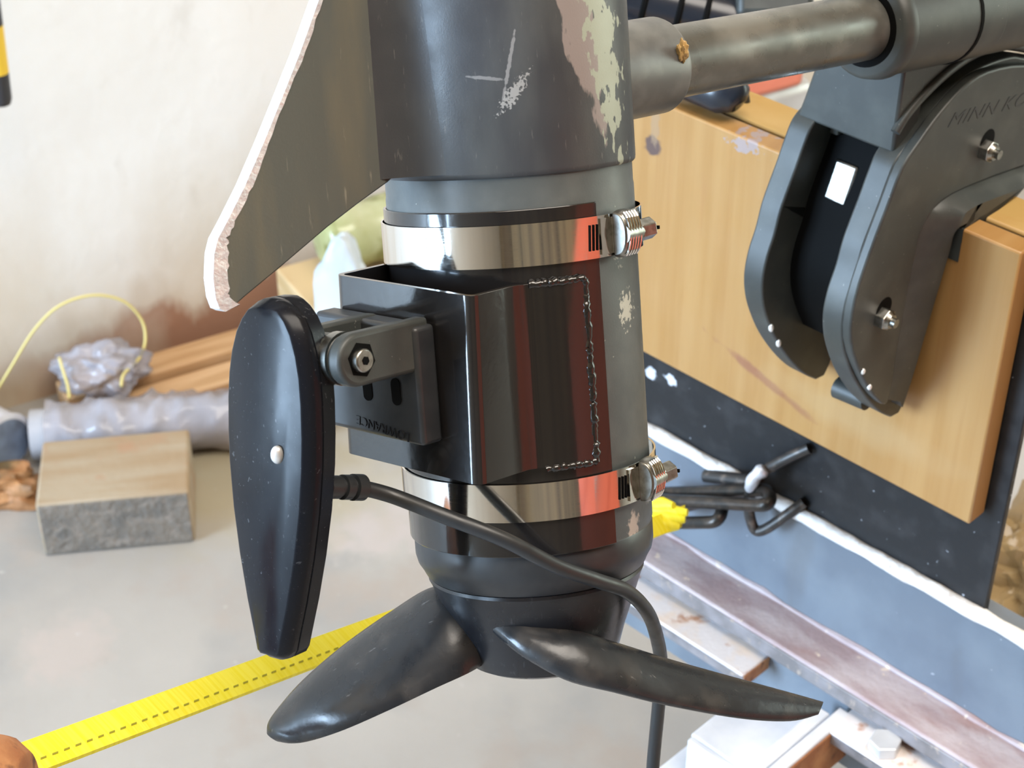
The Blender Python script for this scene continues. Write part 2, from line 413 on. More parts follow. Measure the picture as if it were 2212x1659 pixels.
struct('trim_1', merge(box(RM(4.02, .92, 1.07), .05, .03, 1.07, rax), box(RM(4.02, 2.88, 1.07), .05, .03, 1.07, rax), box(RM(4.02, 1.9, 2.17), .05, 1.0, .03, rax)), 'white')
struct('ceiling', box(RM(0, 2.5, 2.98), 4.2, 3.2, .08, rax), 'ceil')
tag(single('lawn', box(V((0, 0, -.2)), 30, 30, .05), 'grass', Matrix.Identity(4), None, None), 'mown green lawn outside the workshop', 'lawn', kind='stuff')

# ------------------------------------------------------------------ trolling motor
T = Thing('trolling_motor', MF, 'grey and black electric trolling motor hanging on a tilted tube, propeller down', 'motor')
housing = T.part('upper_housing', lathe([(0, .022), (.0440, .0228), (.0455, .0231), (.0461, .0238), (.0463, .0250), (.0463, .15), (.044, .156), (0, .158)], 96), 'housing', local=True)
T.part('motor_body', lathe([(0, .0235), (.0449, .0235), (.0449, .0160), (.0451, .0150), (.0451, -.1085), (.0447, -.1092), (.0447, -.1100), (0, -.1101)], 96), 'body', local=True)
cap = T.part('end_cap', lathe([(0, -.1098), (.0446, -.1098), (.0449, -.1104), (.0449, -.1175), (.0442, -.1205), (.0428, -.1228), (.0418, -.1250), (.0408, -.1262), (0, -.1265)], 96), 'satin', local=True)
# skeg
th_s = math.atan2(MFI.to_3x3().__matmul__(SDIR).x, -MFI.to_3x3().__matmul__(SDIR).y)
eS, nS = er(th_s), et(th_s)
eSw, nSw = MF.to_3x3() @ eS, MF.to_3x3() @ nS
def sk(px, py):
    p = MFI @ PL(px, py, A0, nSw); return (p.dot(eS), p.z)
lead = [(745, -150), (712, -75), (680, 0), (640, 112), (600, 212), (560, 310), (520, 402), (482, 478), (462, 515), (454, 548), (452, 600), (457, 640), (466, 664), (482, 671)]
trail = [(500, 659), (520, 641), (600, 575), (700, 490), (765, 440), (830, 393), (862, 362)]
lead2 = [sk(*p) for p in lead]; trail2 = [sk(*p) for p in trail]
ztop = lead2[0][1]
outl = lead2 + trail2 + [(.042, trail2[-1][1] + .002), (.042, ztop)]
cs = lambda a, b, h: eS * a + nS * h + V((0, 0, b))
fil = []
for k in range(13):
    z = .0250 + (ztop - .0250) * k / 12
    ph = rad(27 - 9 * k / 12)
    p0 = (.0461 * math.cos(ph), .0461 * math.sin(ph)); hh = .0026
    tt = (p0[1] - hh) / math.cos(ph); p1 = (p0[0] + tt * math.sin(ph), hh); p2 = (.062, .0020)
    prof = [((1 - t) ** 2 * p0[0] + 2 * t * (1 - t) * p1[0] + t * t * p2[0], (1 - t) ** 2 * p0[1] + 2 * t * (1 - t) * p1[1] + t * t * p2[1]) for t in [q / 10 for q in range(11)]]
    prof = [(.040, p0[1] * .9)] + prof
    fil.append([cs(a, z, h) for a, h in prof] + [cs(a, z, -h) for a, h in reversed(prof)])
skeg = T.part('skeg', prism(outl, cs, -.0025, .0025), 'skeg', local=True, smooth=50, bevel=.0006)
T.part('skeg_root', loft(fil), 'housing', parent=skeg, local=True, smooth=60)  # darker housing paint puts the shade beside the fin into the colour
inner = []
for i, (a, z) in enumerate(lead2):
    wdt = .0016 if i < 6 else (.0028 if i < 9 else .0052)
    nx = random.uniform(.85, 1.15)
    inner.append((a - wdt * nx, z + (.001 if i > 11 else 0)))
fine_o, fine_i = [], []
for i in range(len(lead2) - 1):
    for k in range(5):
        t = k / 5
        o_ = (lead2[i][0] * (1 - t) + lead2[i + 1][0] * t + .0003, lead2[i][1] * (1 - t) + lead2[i + 1][1] * t - (.0003 if i > 9 else 0))
        n_ = (inner[i][0] * (1 - t) + inner[i + 1][0] * t + random.uniform(-.0005, .0005) * (1 if i > 6 else .5), inner[i][1] * (1 - t) + inner[i + 1][1] * t + random.uniform(-.0004, .0004))
        fine_o.append(o_); fine_i.append(n_)
rings = [[cs(*o_, -.0029), cs(*o_, .0029), cs(*n_, .00285), cs(*n_, -.00285)] for o_, n_ in zip(fine_o, fine_i)]
T.part('bare_edge', loft(rings), 'bare', parent=skeg, local=True, label='bare silvery metal on the worn leading edge', smooth=25)
# shaft and collar
sh = lambda t: OS - SDIR * t
T.part('collar', tube([sh(.030), sh(.078), sh(.0795)], [.0186, .0186, .0180], 48), 'collar')
T.part('shaft_tube', cyl(sh(.02), sh(.62), .0142, 48), 'shaft')
lw = W(1474, 112, .662)
T.part('resin_blob', lump(lw, .0022, .0022, .0045, 3, .4), 'pine2', label='dried brown resin blob on the collar rim')
# propeller
hub_prof = [(0, -.1258), (.0385, -.1258), (.0405, -.1266), (.0408, -.1278), (.0402, -.1290), (.0394, -.1310), (.0362, -.1400), (.0325, -.1500), (.0300, -.1580), (.0285, -.1612), (.0255, -.1628), (.020, -.1618), (0, -.1610)]
prop = T.part('propeller', lathe(hub_prof, 80), 'gloss', local=True)
def blade(stations, th, bow):
    rings = []
    C = [(W(*s[0]) + W(*s[1])) / 2 for s in stations]
    for i, (u_, l_) in enumerate(stations):
        U, Lw = W(*u_), W(*l_); sp = (C[min(i + 1, len(C) - 1)] - C[max(i - 1, 0)]).normalized()
        ch = Lw - U; nn = sp.cross(ch).normalized()
        if nn.dot(CC - C[i]) < 0: nn = -nn
        ring = []
        for k in range(20):
            a = 2 * math.pi * k / 20; x = .5 - .5 * math.cos(a)
            ring.append(U + ch * x + nn * (th[i] * math.sin(a) + bow * ch.length * math.sin(math.pi * x)))
        rings.append(ring)
    fine = []
    for i in range(len(rings) - 1):
        for k in range(6):
            t = k / 6; q = []
            for j in range(20):
                p0, p1, p2, p3 = rings[max(i - 1, 0)][j], rings[i][j], rings[i + 1][j], rings[min(i + 2, len(rings) - 1)][j]
                q.append(.5 * ((2 * p1) + (p2 - p0) * t + (2 * p0 - 5 * p1 + 4 * p2 - p3) * t * t + (3 * p1 - p0 - 3 * p2 + p3) * t ** 3))
            fine.append(q)
    fine.append(rings[-1])
    return loft(fine)
T.part('blade', blade([((985, 1262, .668), (1050, 1432, .655)), ((925, 1272, .670), (1010, 1455, .648)), ((850, 1318, .673), (940, 1487, .645)), ((745, 1392, .675), (845, 1532, .645)),
      ((655, 1470, .675), (745, 1576, .648)), ((600, 1532, .672), (672, 1600, .655)), ((580, 1562, .670), (630, 1606, .659)), ((577, 1583, .668), (600, 1602, .664))], [.006, .0055, .0042, .0034, .003, .0026, .0020, .0010], .10), 'blade', parent=prop, smooth=60)
T.part('blade', blade([((1085, 1318, .650), (1050, 1345, .640)), ((1150, 1345, .645), (1120, 1405, .630)), ((1245, 1366, .642), (1222, 1465, .626)), ((1338, 1394, .650), (1330, 1494, .629)), ((1450, 1428, .660), (1450, 1524, .637)), ((1600, 1469, .668), (1600, 1551, .649)),
      ((1715, 1500, .675), (1708, 1557, .662)), ((1778, 1517, .678), (1768, 1543, .670))], [.004, .0055, .0058, .0045, .0036, .003, .0024, .0011], .05), 'blade', parent=prop, smooth=60)

# ------------------------------------------------------------------ hose clamps
def hose_clamp(label, z0, z1, th, tilt=0.0):
    zm = (z0 + z1) / 2
    fr = MF @ Matrix.Translation((0, 0, z0))
    t = Thing('hose_clamp', fr, label, 'hose clamp', 'stainless hose clamps around the motor')
    sl = lambda a: tilt * math.sin(a)
    R0, R1 = .0469, .0476
    band = shell_arc(R0, R1, 0, z1 - z0, 0, 2 * math.pi, 120)
    o = t.part('band', band, 'steel', local=True, smooth=35)
    h = (z1 - z0) / 2
    c = lambda r, a, z: er(a) * r + V((0, 0, z))
    e_r, e_t = er(th), et(th)
    # second band layer under the housing, with its loose tail
    tail = []
    for k in range(24):
        a = th - .22 + k * .02; lift = max(0, k - 20) * .00035
        tail.append([c(.0477 + lift, a, .001), c(.0483 + lift, a, .001), c(.0483 + lift, a, 2 * h - .001), c(.0477 + lift, a, 2 * h - .001)])
    t.part('band_tail', loft(tail), 'steel', local=True)
    for k in range(7):
        a = th - .33 + k * .034
        p = [c(.04765, a, .0028), c(.04765, a + .010, .0028), c(.04765, a + .022, 2 * h - .0028), c(.04765, a + .012, 2 * h - .0028)]
        q = [x + e_r * .00045 for x in p]
        t.part('thread_slot', loft([p, q]), 'dark', local=True, smooth=0)
    # screw housing: a saddle hood over the worm screw
    rings = []
    for k in range(9):
        s = -1 + 2 * k / 8
        wid = 1.0 - .12 * abs(s) ** 3
        ring = [e_t * (s * .0048) + e_r * (.0480 + .0062 * wid * math.sin(a) ** .7 if 0 < a < math.pi else .0480) + V((0, 0, h + (h + .0012) * wid * math.cos(a))) for a in [math.pi * j / 14 for j in range(15)]]
        rings.append(ring)
    hs = t.part('screw_housing', loft(rings), 'steel_dull', local=True, smooth=50, bevel=.0004)
    for k in range(5):
        s = -.0032 + k * .0016
        path = [e_t * s + e_r * (.0480 + .0063 * math.sin(a) ** .7) + V((0, 0, h + (h + .0013) * math.cos(a))) for a in [.5 + 2.1 * j / 10 for j in range(11)]]
        t.part('pressed_rib', tube(path, .00045, 6), 'steel', parent=hs, local=True)
    ax = (e_t * .92 + e_r * .3 + V((0, 0, .10))).normalized()
    p0 = e_r * .0512 + V((0, 0, h))
    sc = t.part('worm_screw', cyl(p0 - e_t * .0042, p0 + e_t * .0062, .0036, 20), 'steel_dull', local=True)
    q0 = p0 + e_t * .0055
    t.part('hex_head', hexa(q0, q0 + ax * .0062, .0040), 'steel_dull', parent=sc, local=True, smooth=0, bevel=.0004)
    t.part('screw_slot', box(q0 + ax * .0062, .0003, .0034, .0006, (ax, e_r, V((0, 0, 1)))), 'dark', parent=sc, local=True, smooth=0)
    return t
hose_clamp('polished steel hose clamp just below the painted upper housing, above the black box', -.0073, .0072, rad(52))
hose_clamp('polished steel hose clamp under the black box, crossed by the cable', -.0968, -.0832, rad(60))

# ------------------------------------------------------------------ welded steel bracket
AL = rad(41)
e1, e2 = er(-AL), et(-AL)
K = Thing('steel_bracket', MF @ Matrix.Translation((0, 0, -.075)), 'gloss black welded steel box bracket strapped on the motor by two clamps', 'bracket')
off = V((0, 0, .075))
def KP(name, g, mat, **kw): return K.part(name, ([p + off for p in g[0]], g[1]), mat, local=True, **kw)
wrap = KP('wrap_plate', shell_arc(.0452, .0463, -.1100, .0120, rad(-120), rad(40), 80), 'blackpaint', bevel=.0003)
zt = lambda t: -.0104 - .080 * t
zb = lambda t: -.0748 - .078 * t
HB = .0315
prof = []                                            # (e1, e2) centre line of the folded sheet
for k in range(9):                                   # left side, front with rounded corners, right side
    pass
cl = [(.0335, -HB), (.0585, -HB)]
for k in range(7):
    a = math.pi * .5 * k / 6; cl.append((.0585 + .003 * math.sin(a), -HB + .003 * (1 - math.cos(a))))
cl += [(.0615, 0)]
for k in range(7):
    a = math.pi * .5 * k / 6; cl.append((.0585 + .003 * math.cos(a), HB - .003 * (1 - math.sin(a))))
cl += [(.045, HB + .0002), (.0375, HB + .0006)]
for k in range(10):                                   # flange lying on the motor
    a = rad(46 + 25 * k / 9); cl.append((.0474 * math.cos(a), .0474 * math.sin(a)))
rings = []
for i, (a, b) in enumerate(cl):
    p0, p1 = cl[max(i - 1, 0)], cl[min(i + 1, len(cl) - 1)]
    tx, ty = p1[0] - p0[0], p1[1] - p0[1]; ln = math.hypot(tx, ty); nx, ny = ty / ln, -tx / ln
    ring = []
    for s, top in ((-.001, 0), (.001, 0), (.001, 1), (-.001, 1)):
        aa, bb = a + nx * s, b + ny * s
        ring.append(e1 * aa + e2 * (bb + (.0028 if top else 0) * max(0, (a - .037) / .024)) + V((0, 0, zt(bb) if top else zb(bb))))
    rings.append(ring)
KP('folded_box', loft(rings), 'blackpaint', bevel=.0003, smooth=40)
a1 = rad(-41 + 71)
def bead(pts, r):
    path = cr_path(pts, 5); return tube([p + V((random.uniform(-1, 1), random.uniform(-1, 1), random.uniform(-1, 1))) * .00025 for p in path], [r * random.uniform(.75, 1.3) for _ in path], 10)
fa = lambda a: .0486
zt2, zb2 = zt(.038), zb(.042)
KP('weld_bead', bead([er(rad(5) + (a1 - rad(5)) * k / 6) * .0478 + V((0, 0, zt2)) for k in range(7)], .0013), 'blackpaint', smooth=80)
KP('weld_bead', bead([er(a1) * .0476 + V((0, 0, zt2 + (zb2 - zt2) * k / 14)) for k in range(15)], .0015), 'blackpaint', smooth=80)
KP('weld_bead', bead([er(rad(8) + (a1 - rad(8)) * k / 5) * .0478 + V((0, 0, zb2)) for k in range(6)], .0013), 'blackpaint', smooth=80)

# ------------------------------------------------------------------ sonar transducer with its plastic mount and cable
E1w, E2w = MF.to_3x3() @ e1, MF.to_3x3() @ e2
def onE(px, py, E):
    p = MFI @ PL(px, py, A0 + E1w * E, E1w); return V((p.dot(e1), p.dot(e2), p.z))
def onT(px, py, t):
    p = MFI @ PL(px, py, A0 + E2w * t, E2w); return V((p.dot(e1), p.dot(e2), p.z))
def Q(a, b, z): return e1 * a + e2 * b + V((0, 0, z))
EF = .113
topc, botc = onE(592, 648, EF), onE(601, 1437, EF)
midl, midr = onE(483, 860, EF), onE(655, 860, EF)
base = MF @ Q(.1, 0, -.135)
X = Thing('sonar_transducer', frame(base, MX, MY, MZ), 'scuffed black teardrop sonar transducer with a cable, held beside the motor', 'transducer')
XI = X.fi
tz, bz = topc.z, botc.z
LEN = tz - bz
hw = [(0, .0), (.004, .0038), (.012, .0068), (.03, .0106), (.055, .0140), (.09, .0170), (.142, .0196), (.2, .0213), (.27, .0222), (.36, .0225), (.446, .0222), (.573, .0205), (.7, .0176), (.826, .0138), (.93, .0100), (.97, .0086), (.99, .0068), (1, .0030)]
def cen(q): return onE(566 + 12 * q, 648 + 789 * q, EF).y
wfac = (midr.y - midl.y) / 2 / .0211
def outline(inset):
    L_, R_ = [], []
    for q, h in hw:
        z = tz - LEN * q
        z = max(min(z, tz - inset), bz + inset)
        h2 = max(h * wfac - inset, .0002)
        L_.append((cen(q) - h2, z)); R_.append((cen(q) + h2, z))
    return R_ + L_[::-1]
TH = .0125
def ring_at(E, inset): return [MF @ Q(E, a, b) for a, b in outline(inset)]
body = X.part('body', loft([ring_at(EF, .0034), ring_at(EF - .0004, .0026), ring_at(EF - .0036, .0003), ring_at(EF - .0046, 0), ring_at(EF - .0062, 0), ring_at(EF - .0064, .0004), ring_at(EF - .0068, .0004), ring_at(EF - .0070, 0), ring_at(EF - TH, .0004), ring_at(EF - TH - .002, .003)]), 'xdface', smooth=38)
rv = onE(601, 982, EF)
X.part('rivet', lump(MF @ Q(EF + .0002, rv.y, rv.z), .0024, .0024, .0034, 1, .03, 1, 3), 'rivet', parent=body, label='small silvery stud on the flat face', smooth=80)
# mount foot on the box and two ears
f1 = onE(957, 968, .0625); f0 = onE(905, 972, .0725); ftop = onE(935, 712, .0725)
fR = f1.y + .001; fL = -.0305
zf0, zf1 = f0.z + .0012, ftop.z
sl = lambda y: -.075 * (y - fR)
foot_out = [(fL, zf0 + sl(fL)), (fR, zf0), (fR, zf1), (fL, zf1 + sl(fL))]
foot = X.part('mount_foot', prism(foot_out, lambda a, b, h: MF @ Q(h, a, b), .0628, .0725), 'satin', bevel=.0016, bseg=3)
tE = fR - .0015
pv = onT(776, 778, tE)
zlo, zhi = onT(850, 845, tE).z, onT(850, 728, tE).z
er_h = (zhi - zlo) / 2
def ear(t0, t1):
    o_ = [(.0640, pv.z - er_h), (pv.x, pv.z - er_h)] + [(pv.x + er_h * math.sin(a), pv.z - er_h * math.cos(a)) for a in [math.pi * k / 14 for k in range(1, 14)]] + [(pv.x, pv.z + er_h), (.0640, pv.z + er_h)]
    return prism(o_, lambda a, b, h: MF @ Q(a, h, b), t0, t1)
X.part('ear', ear(tE - .006, tE), 'plastic', bevel=.0016, bseg=3)
X.part('ear', ear(tE - .030, tE - .024), 'plastic', bevel=.0012)
kn = X.part('knuckle', tube([MF @ Q(pv.x, tE - .0235, pv.z), MF @ Q(pv.x, tE - .0065, pv.z)], er_h * .92, 32), 'plastic', bevel=.0008)
X.part('neck', merge(box(MF @ Q((pv.x + EF - TH) / 2 + .0005, tE - .015, pv.z), (EF - TH - pv.x) / 2 + .003, .0080, er_h * .86, (E1w, E2w, MZ))), 'plastic', bevel=.003, bseg=3)
X.part('ratchet_ring', tube([MF @ Q(pv.x, tE - .0105, pv.z), MF @ Q(pv.x, tE - .0068, pv.z)], er_h * 1.0, 32), 'steel_dull', parent=kn)
hx = X.part('hex_recess', hexa(MF @ Q(pv.x - .001, tE - .0002, pv.z), MF @ Q(pv.x - .001, tE + .00025, pv.z), er_h * .68), 'dark', smooth=0)
bt = X.part('bolt', cyl(MF @ Q(pv.x, tE - .001, pv.z), MF @ Q(pv.x, tE + .0030, pv.z), er_h * .44, 28), 'steel_dull', bevel=.0006, label='steel socket-head pivot bolt')
X.part('hex_socket', hexa(MF @ Q(pv.x, tE + .0030, pv.z), MF @ Q(pv.x, tE + .0032, pv.z), er_h * .17), 'dark', parent=bt, smooth=0)
for px, py in ((795, 852), (857, 862)):
    q = onE(px, py, .0726)
    X.part('screw_slot', prism([(q.y + .0022 * math.cos(a), q.z + (.005 if math.sin(a) > 0 else 0) + .0022 * math.sin(a)) for a in [2 * math.pi * k / 16 for k in range(16)]], lambda a, b, h: MF @ Q(h, a, b), .0722, .0728), 'dark', parent=foot, smooth=0)
# lettering helper: text turned into a thin mesh
def text_geo(s, size, depth, shear=0.0, space=1.0):
    c = bpy.data.curves.new('lettering', 'FONT'); c.body = s; c.size = size; c.extrude = depth; c.shear = shear; c.space_character = space
    o = bpy.data.objects.new('lettering', c); COL.objects.link(o)
    dg = bpy.context.evaluated_depsgraph_get(); dg.update()
    me = bpy.data.meshes.new_from_object(o.evaluated_get(dg))
    g = ([v.co.copy() for v in me.vertices], [tuple(p.vertices) for p in me.polygons])
    bpy.data.objects.remove(o); bpy.data.curves.remove(c); bpy.data.meshes.remove(me)
    return g
tx = onE(770, 897, .0726); tx2 = onE(890, 938, .0726)
dr = (Q(0, tx2.y, tx2.z) - Q(0, tx.y, tx.z)).normalized(); up = e1.cross(dr)
g = text_geo('LOWRANCE', .0046, .0002)
gw = max(p.x for p in g[0])
Tm = frame(Q(.0726, tx.y, tx.z), -dr, -up, e1)   # moulded upside down
X.part('lettering', ([MF @ (Tm @ (p - V((gw, 0, 0)))) for p in g[0]], g[1]), 'gloss', parent=foot, smooth=0)
# cable gland and cable
gl0, gl1 = W(705, 1052, .588), W(786, 1053, .600)
gdir = (gl1 - gl0).normalized()
gp = [(0, .0040), (.30, .0040), (.31, .0033), (.40, .0033), (.41, .0043), (.60, .0043), (.61, .0034), (.68, .0034), (.69, .0046), (.95, .0046), (1.0, .0036)]
X.part('cable_gland', tube([gl0 + (gl1 - gl0) * t for t, r in gp], [r for t, r in gp], 24), 'rubber', smooth=40)
cpts = [W(780, 1053, .599), W(850, 1072, .603), W(960, 1115, .600), W(1090, 1166, .602), W(1200, 1222, .610), W(1290, 1254, .622), W(1355, 1278, .637), W(1400, 1325, .655), W(1422, 1390, .675), W(1428, 1450, .690), W(1422, 1530, .700), W(1410, 1660, .715), W(1402, 1800, .73), W(1392, 2000, .76)]
X.part('cable', tube(cr_path(cpts, 10), .0027, 20), 'rubber', smooth=60)

# ------------------------------------------------------------------ transom mount holding the shaft
MT = Thing('motor_mount', bframe(.26, 0, .57), 'black moulded plastic transom mount with two curved plates hooked over the plank', 'motor mount')
cB = lambda w0: (lambda a, b, h: B(a, h, b))
rim = [(1939, 343), (1918, 392), (1900, 441), (1881, 490), (1864, 536), (1849, 590), (1832, 640), (1821, 690), (1820, 735), (1828, 775), (1845, 820), (1872, 862), (1900, 890), (1925, 902)]
rear = [(1942, 893), (1955, 866), (1971, 815), (1990, 752), (2010, 677), (2034, 598), (2046, 540)]
lip = [(2054, 515), (2065, 494), (2090, 482), (2156, 459), (2212, 440), (2330, 398)]
arc = [(2420, 250), (2350, 175), (2280, 138), (2212, 125), (2184, 123), (2129, 141), (2075, 175), (2021, 233), (1976, 297)]
WO = -.030
def sm(pts, per=4): return [(p.x, p.y) for p in cr_path([(a, b, 0) for a, b in pts], per)]
def clampu(o_): return [(min(a, .2675) if z < .6765 else a, z) for a, z in o_]
plate_out = clampu([on_w(px, py, WO) for px, py in sm(arc + rim, 4) + rear + lip])
ap = lambda o_, w0, w1: prism(o_, lambda a, b, h: B(a, h, b), w0, w1)
pr = MT.part('side_plate', ap(plate_out, -.030, -.018), 'plastic', bevel=.002, bseg=3)
pl_ = MT.part('side_plate', ap(plate_out, .018, .030), 'plastic', bevel=.002, bseg=3)
# grooved rim lines along the plate edges
for w0 in (-.0185, .0295):
    pass
# raised outer panel with a broad soft edge
pan = [(1982, 304), (1945, 360), (1910, 450), (1874, 545), (1842, 645), (1832, 735), (1858, 815), (1893, 865), (1915, 862), (1932, 760), (1952, 650), (1970, 560), (1990, 485), (2030, 432), (2110, 392), (2212, 355), (2330, 315), (2380, 220), (2300, 160), (2212, 138), (2130, 152), (2078, 186), (2027, 242), (1990, 292)]
pan2 = [on_w(px, py, WO - .003) for px, py in sm(pan, 3)]
MT.part('raised_panel', ap(pan2, -.0345, -.029), 'plastic', bevel=.0012, bseg=3, smooth=60)
# flange flaring outward along the rear edge and over the plank
rowA = sm([(2330, 315), (2212, 355), (2110, 392), (2040, 425), (1998, 475), (1976, 545), (1954, 650), (1934, 760), (1917, 862)])
rowB = sm([(2330, 362), (2212, 405), (2150, 428), (2100, 450), (2064, 484), (2040, 545), (2002, 677), (1970, 790), (1945, 868)])
rowC = sm([(2330, 398), (2212, 440), (2156, 459), (2090, 482), (2063, 502), (2050, 548), (2012, 677), (1976, 800), (1950, 880)])
rings = []
for i_, (pa, pb, pc) in enumerate(zip(rowA, rowB, rowC)):
    t_ = i_ / (len(rowA) - 1); wb = -.044 + .010 * max(0, t_ - .45) / .55
    a_ = on_w(*pa, -.0335); b_ = on_w(*pb, wb); c_ = on_w(*pc, wb)
    (c_,) = clampu([c_]); (b_,) = clampu([b_])
    m1 = ((a_[0] * .55 + b_[0] * .45), (a_[1] * .55 + b_[1] * .45))
    rings.append([B(a_[0], -.0335, a_[1]), B(m1[0], -.0345 * .75 + wb * .25, m1[1]), B(b_[0], wb, b_[1]), B(c_[0], wb, c_[1]), B(c_[0], -.020, c_[1]), B(a_[0], -.022, a_[1])])
MT.part('clamp_flange', loft(rings), 'plastic', smooth=50)
# near-black solid: deep shade between the plates put into the colour
back = [on_w(*p, 0) for p in ((2030, 330), (1960, 420), (1930, 520), (1905, 620), (1905, 700))]
webp = [(a + .022, z) for a, z in [on_w(px, py, WO) for px, py in sm(rim, 2)] if .60 < z < .735]
MT.part('gap_shade_fill', ap(webp + [(.263, .598), (.263, .738)], -.0185, .0185), 'dark')
MT.part('lower_web', tube([B(.2445, -.019, .5735), B(.2445, .0, .572)], .006, 16), 'plastic')
# tilt head with the sleeve around the shaft
hd_side = [(1990, -90), (1962, 60), (1958, 125), (1945, 230), (1931, 328), (1945, 305), (1975, 250), (2005, 205), (2045, 160), (2095, 122), (2150, 103), (2212, 104), (2300, 125), (2360, 160), (2360, -140)]
hd = [on_w(px, py, -.026) for px, py in hd_side]
hu0 = min(p[0] for p in hd)
MT.part('tilt_head', ap([(a, b) for a, b in hd], -.0260, .0215), 'plastic', bevel=.003, bseg=3)
# front apron of the head, flaring down to the plates
fb = on_u(1765, 320, .222); fz = on_w(1930, 335, -.02)
ua = fz[0]
ta = on_w(1955, 150, -.02)
apr = []
for (px, py) in ((1957, 140), (1946, 220), (1936, 290), (1931, 332)):
    a, z = on_w(px, py, -.026); apr.append((a, z))
flare = [.0175, .020, .024, .027]
rings = []
for (a, z), wd in zip(apr, flare):
    rings.append([B(a - .001, -.0262, z), B(a - .001, wd + .002, z), B(a + .018, wd + .002, z), B(a + .018, -.0262, z)])
MT.part('head_apron', loft(rings), 'plastic', bevel=.0015)
for w0, w1 in ((-.0175, -.0125), (.0125, .0175)):
    MT.part('stop_tooth', box(B(ua + .007, (w0 + w1) / 2, apr[-1][1] - .003), .006, .0025, .006, (BU, BW, ZUP)), 'plastic', bevel=.001)
# sleeve
s0 = .206
MT.part('sleeve', merge(tube([sh(s0 + .004), sh(s0 + .075)], .0225, 40)), 'plastic', bevel=.0015)
MT.part('sleeve_ring', tube([sh(s0), sh(s0 + .0015), sh(s0 + .0075), sh(s0 + .009)], [.0205, .0225, .0235, .0225], 40), 'plastic', smooth=60)
MT.part('sleeve_recess', tube([sh(s0 - .0004), sh(s0 + .0002)], .0172, 40), 'dark')
MT.part('sleeve_seam', tube([sh(s0 + .0535), sh(s0 + .0555)], .0229, 40), 'dark')
MT.part('sleeve_half', tube([sh(s0 + .0555), sh(s0 + .30)], .0222, 40), 'plastic')
# raised arc rib on the head
ribpts = [(1940, 288), (1962, 252), (2003, 204), (2057, 154), (2111, 118), (2165, 101), (2212, 104), (2290, 122)]
rp = []
for px, py in ribpts:
    a, z = on_w(px, py, -.028); rp.append(B(a, -.0265, z))
MT.part('arc_rib', tube(cr_path(rp, 6), .0024, 10), 'plastic', smooth=80)
# lever, cross rod, nuts, rivets
lv0, lv1 = B(*[on_w(1848, 345, .006)[0], .006, on_w(1848, 345, .006)[1]]), None
a_, z_ = on_w(1838, 350, .004); b_, y_ = on_w(1807, 440, .004)
ldir = (B(b_, .004, y_) - B(a_, .004, z_)); lc = (B(b_, .004, y_) + B(a_, .004, z_)) / 2
lx = ldir.normalized(); ly = BW; lz = lx.cross(ly)
MT.part('release_lever', box(lc, ldir.length / 2, .0070, .0035, (lx, ly, lz)), 'steel_dull', bevel=.0018, bseg=3)
a_, z_ = on_w(1760, 622, .012); 
MT.part('cross_rod', cyl(B(a_ + .003, -.019, z_), B(a_ + .003, .014, z_), .0062, 20), 'steel_dull')
def nut(px, py):
    a, z = on_w(px, py, -.0345)
    MT.part('nut_recess', tube([B(a + .002, -.0342, z + .0035), B(a + .002, -.0347, z + .0035)], .0062, 24), 'dark')
    nb = MT.part('lock_nut', hexa(B(a, -.034, z), B(a, -.0395, z), .0056), 'steel_dull', smooth=0, bevel=.0005)
    MT.part('nut_collar', tube([B(a, -.0395, z), B(a, -.0412, z)], [.0046, .0036], 20), 'steel_dull', parent=nb)
    MT.part('bolt_end', cyl(B(a, -.038, z), B(a, -.0436, z), .0024, 16), 'steel_dull', parent=nb)
nut(2125, 322); nut(1902, 684)
for px, py in ((1864, 802), (1878, 836)):
    a, z = on_w(px, py, -.0345)
    MT.part('rivet', lump(B(a, -.0345, z), .0013, .0013, .0018, 1, .05, 1, 2), 'rivet', smooth=80)
for px, py in ((1665, 708), (1681, 741)):
    a, z = on_w(px, py, .018)
    MT.part('rivet', lump(B(a, .0178, z), .0014, .0014, .0024, 2, .05, 1, 2), 'rivet', smooth=80)
a0_, z0_ = on_w(2044, 276, -.0345); a1_, z1_ = on_w(2212, 226, -.0345)
dirT = (B(a1_, -.0345, z1_) - B(a0_, -.0345, z0_)).normalized(); upT = (-BW).cross(dirT)
g = text_geo('MINN KOTA', .0098, .0002, .35, 1.05)
g = ([V((p.x * 1.65, p.y, p.z)) for p in g[0]], g[1])
Tm = frame(B(a0_, -.0345, z0_), dirT, upT, -BW)
MT.part('lettering', ([Tm @ p for p in g[0]], g[1]), 'satin', parent=pr, smooth=0)

# ------------------------------------------------------------------ planks, board, beam
UP0 = .268
bax = (BU, BW, ZUP)
def bbox(u0, u1, w0, w1, z0, z1): return box(B((u0 + u1) / 2, (w0 + w1) / 2, (z0 + z1) / 2), (u1 - u0) / 2, (w1 - w0) / 2, (z1 - z0) / 2, bax)
single('pine_plank', bbox(UP0, UP0 + .0145, -.0758, .20, .5095, .675), 'pine', bframe(UP0, 0, .5095), 'varnished pine plank standing upright, gripped by the motor mount', 'plank', bevel=.0012)
single('backing_plank', bbox(UP0 + .0200, UP0 + .050, -.0700, .20, .445, .6735), 'pine2', bframe(UP0 + .035, 0, .445), 'raw yellow timber behind the black board, its top edge showing', 'plank', bevel=.0015)
single('black_board', bbox(UP0 + .015, UP0 + .0195, -.0868, .21, .444, .672), 'blackboard', bframe(UP0 + .017, 0, .444), 'black painted board behind the varnished pine plank, resting on the steel beam', 'board', bevel=.0008)
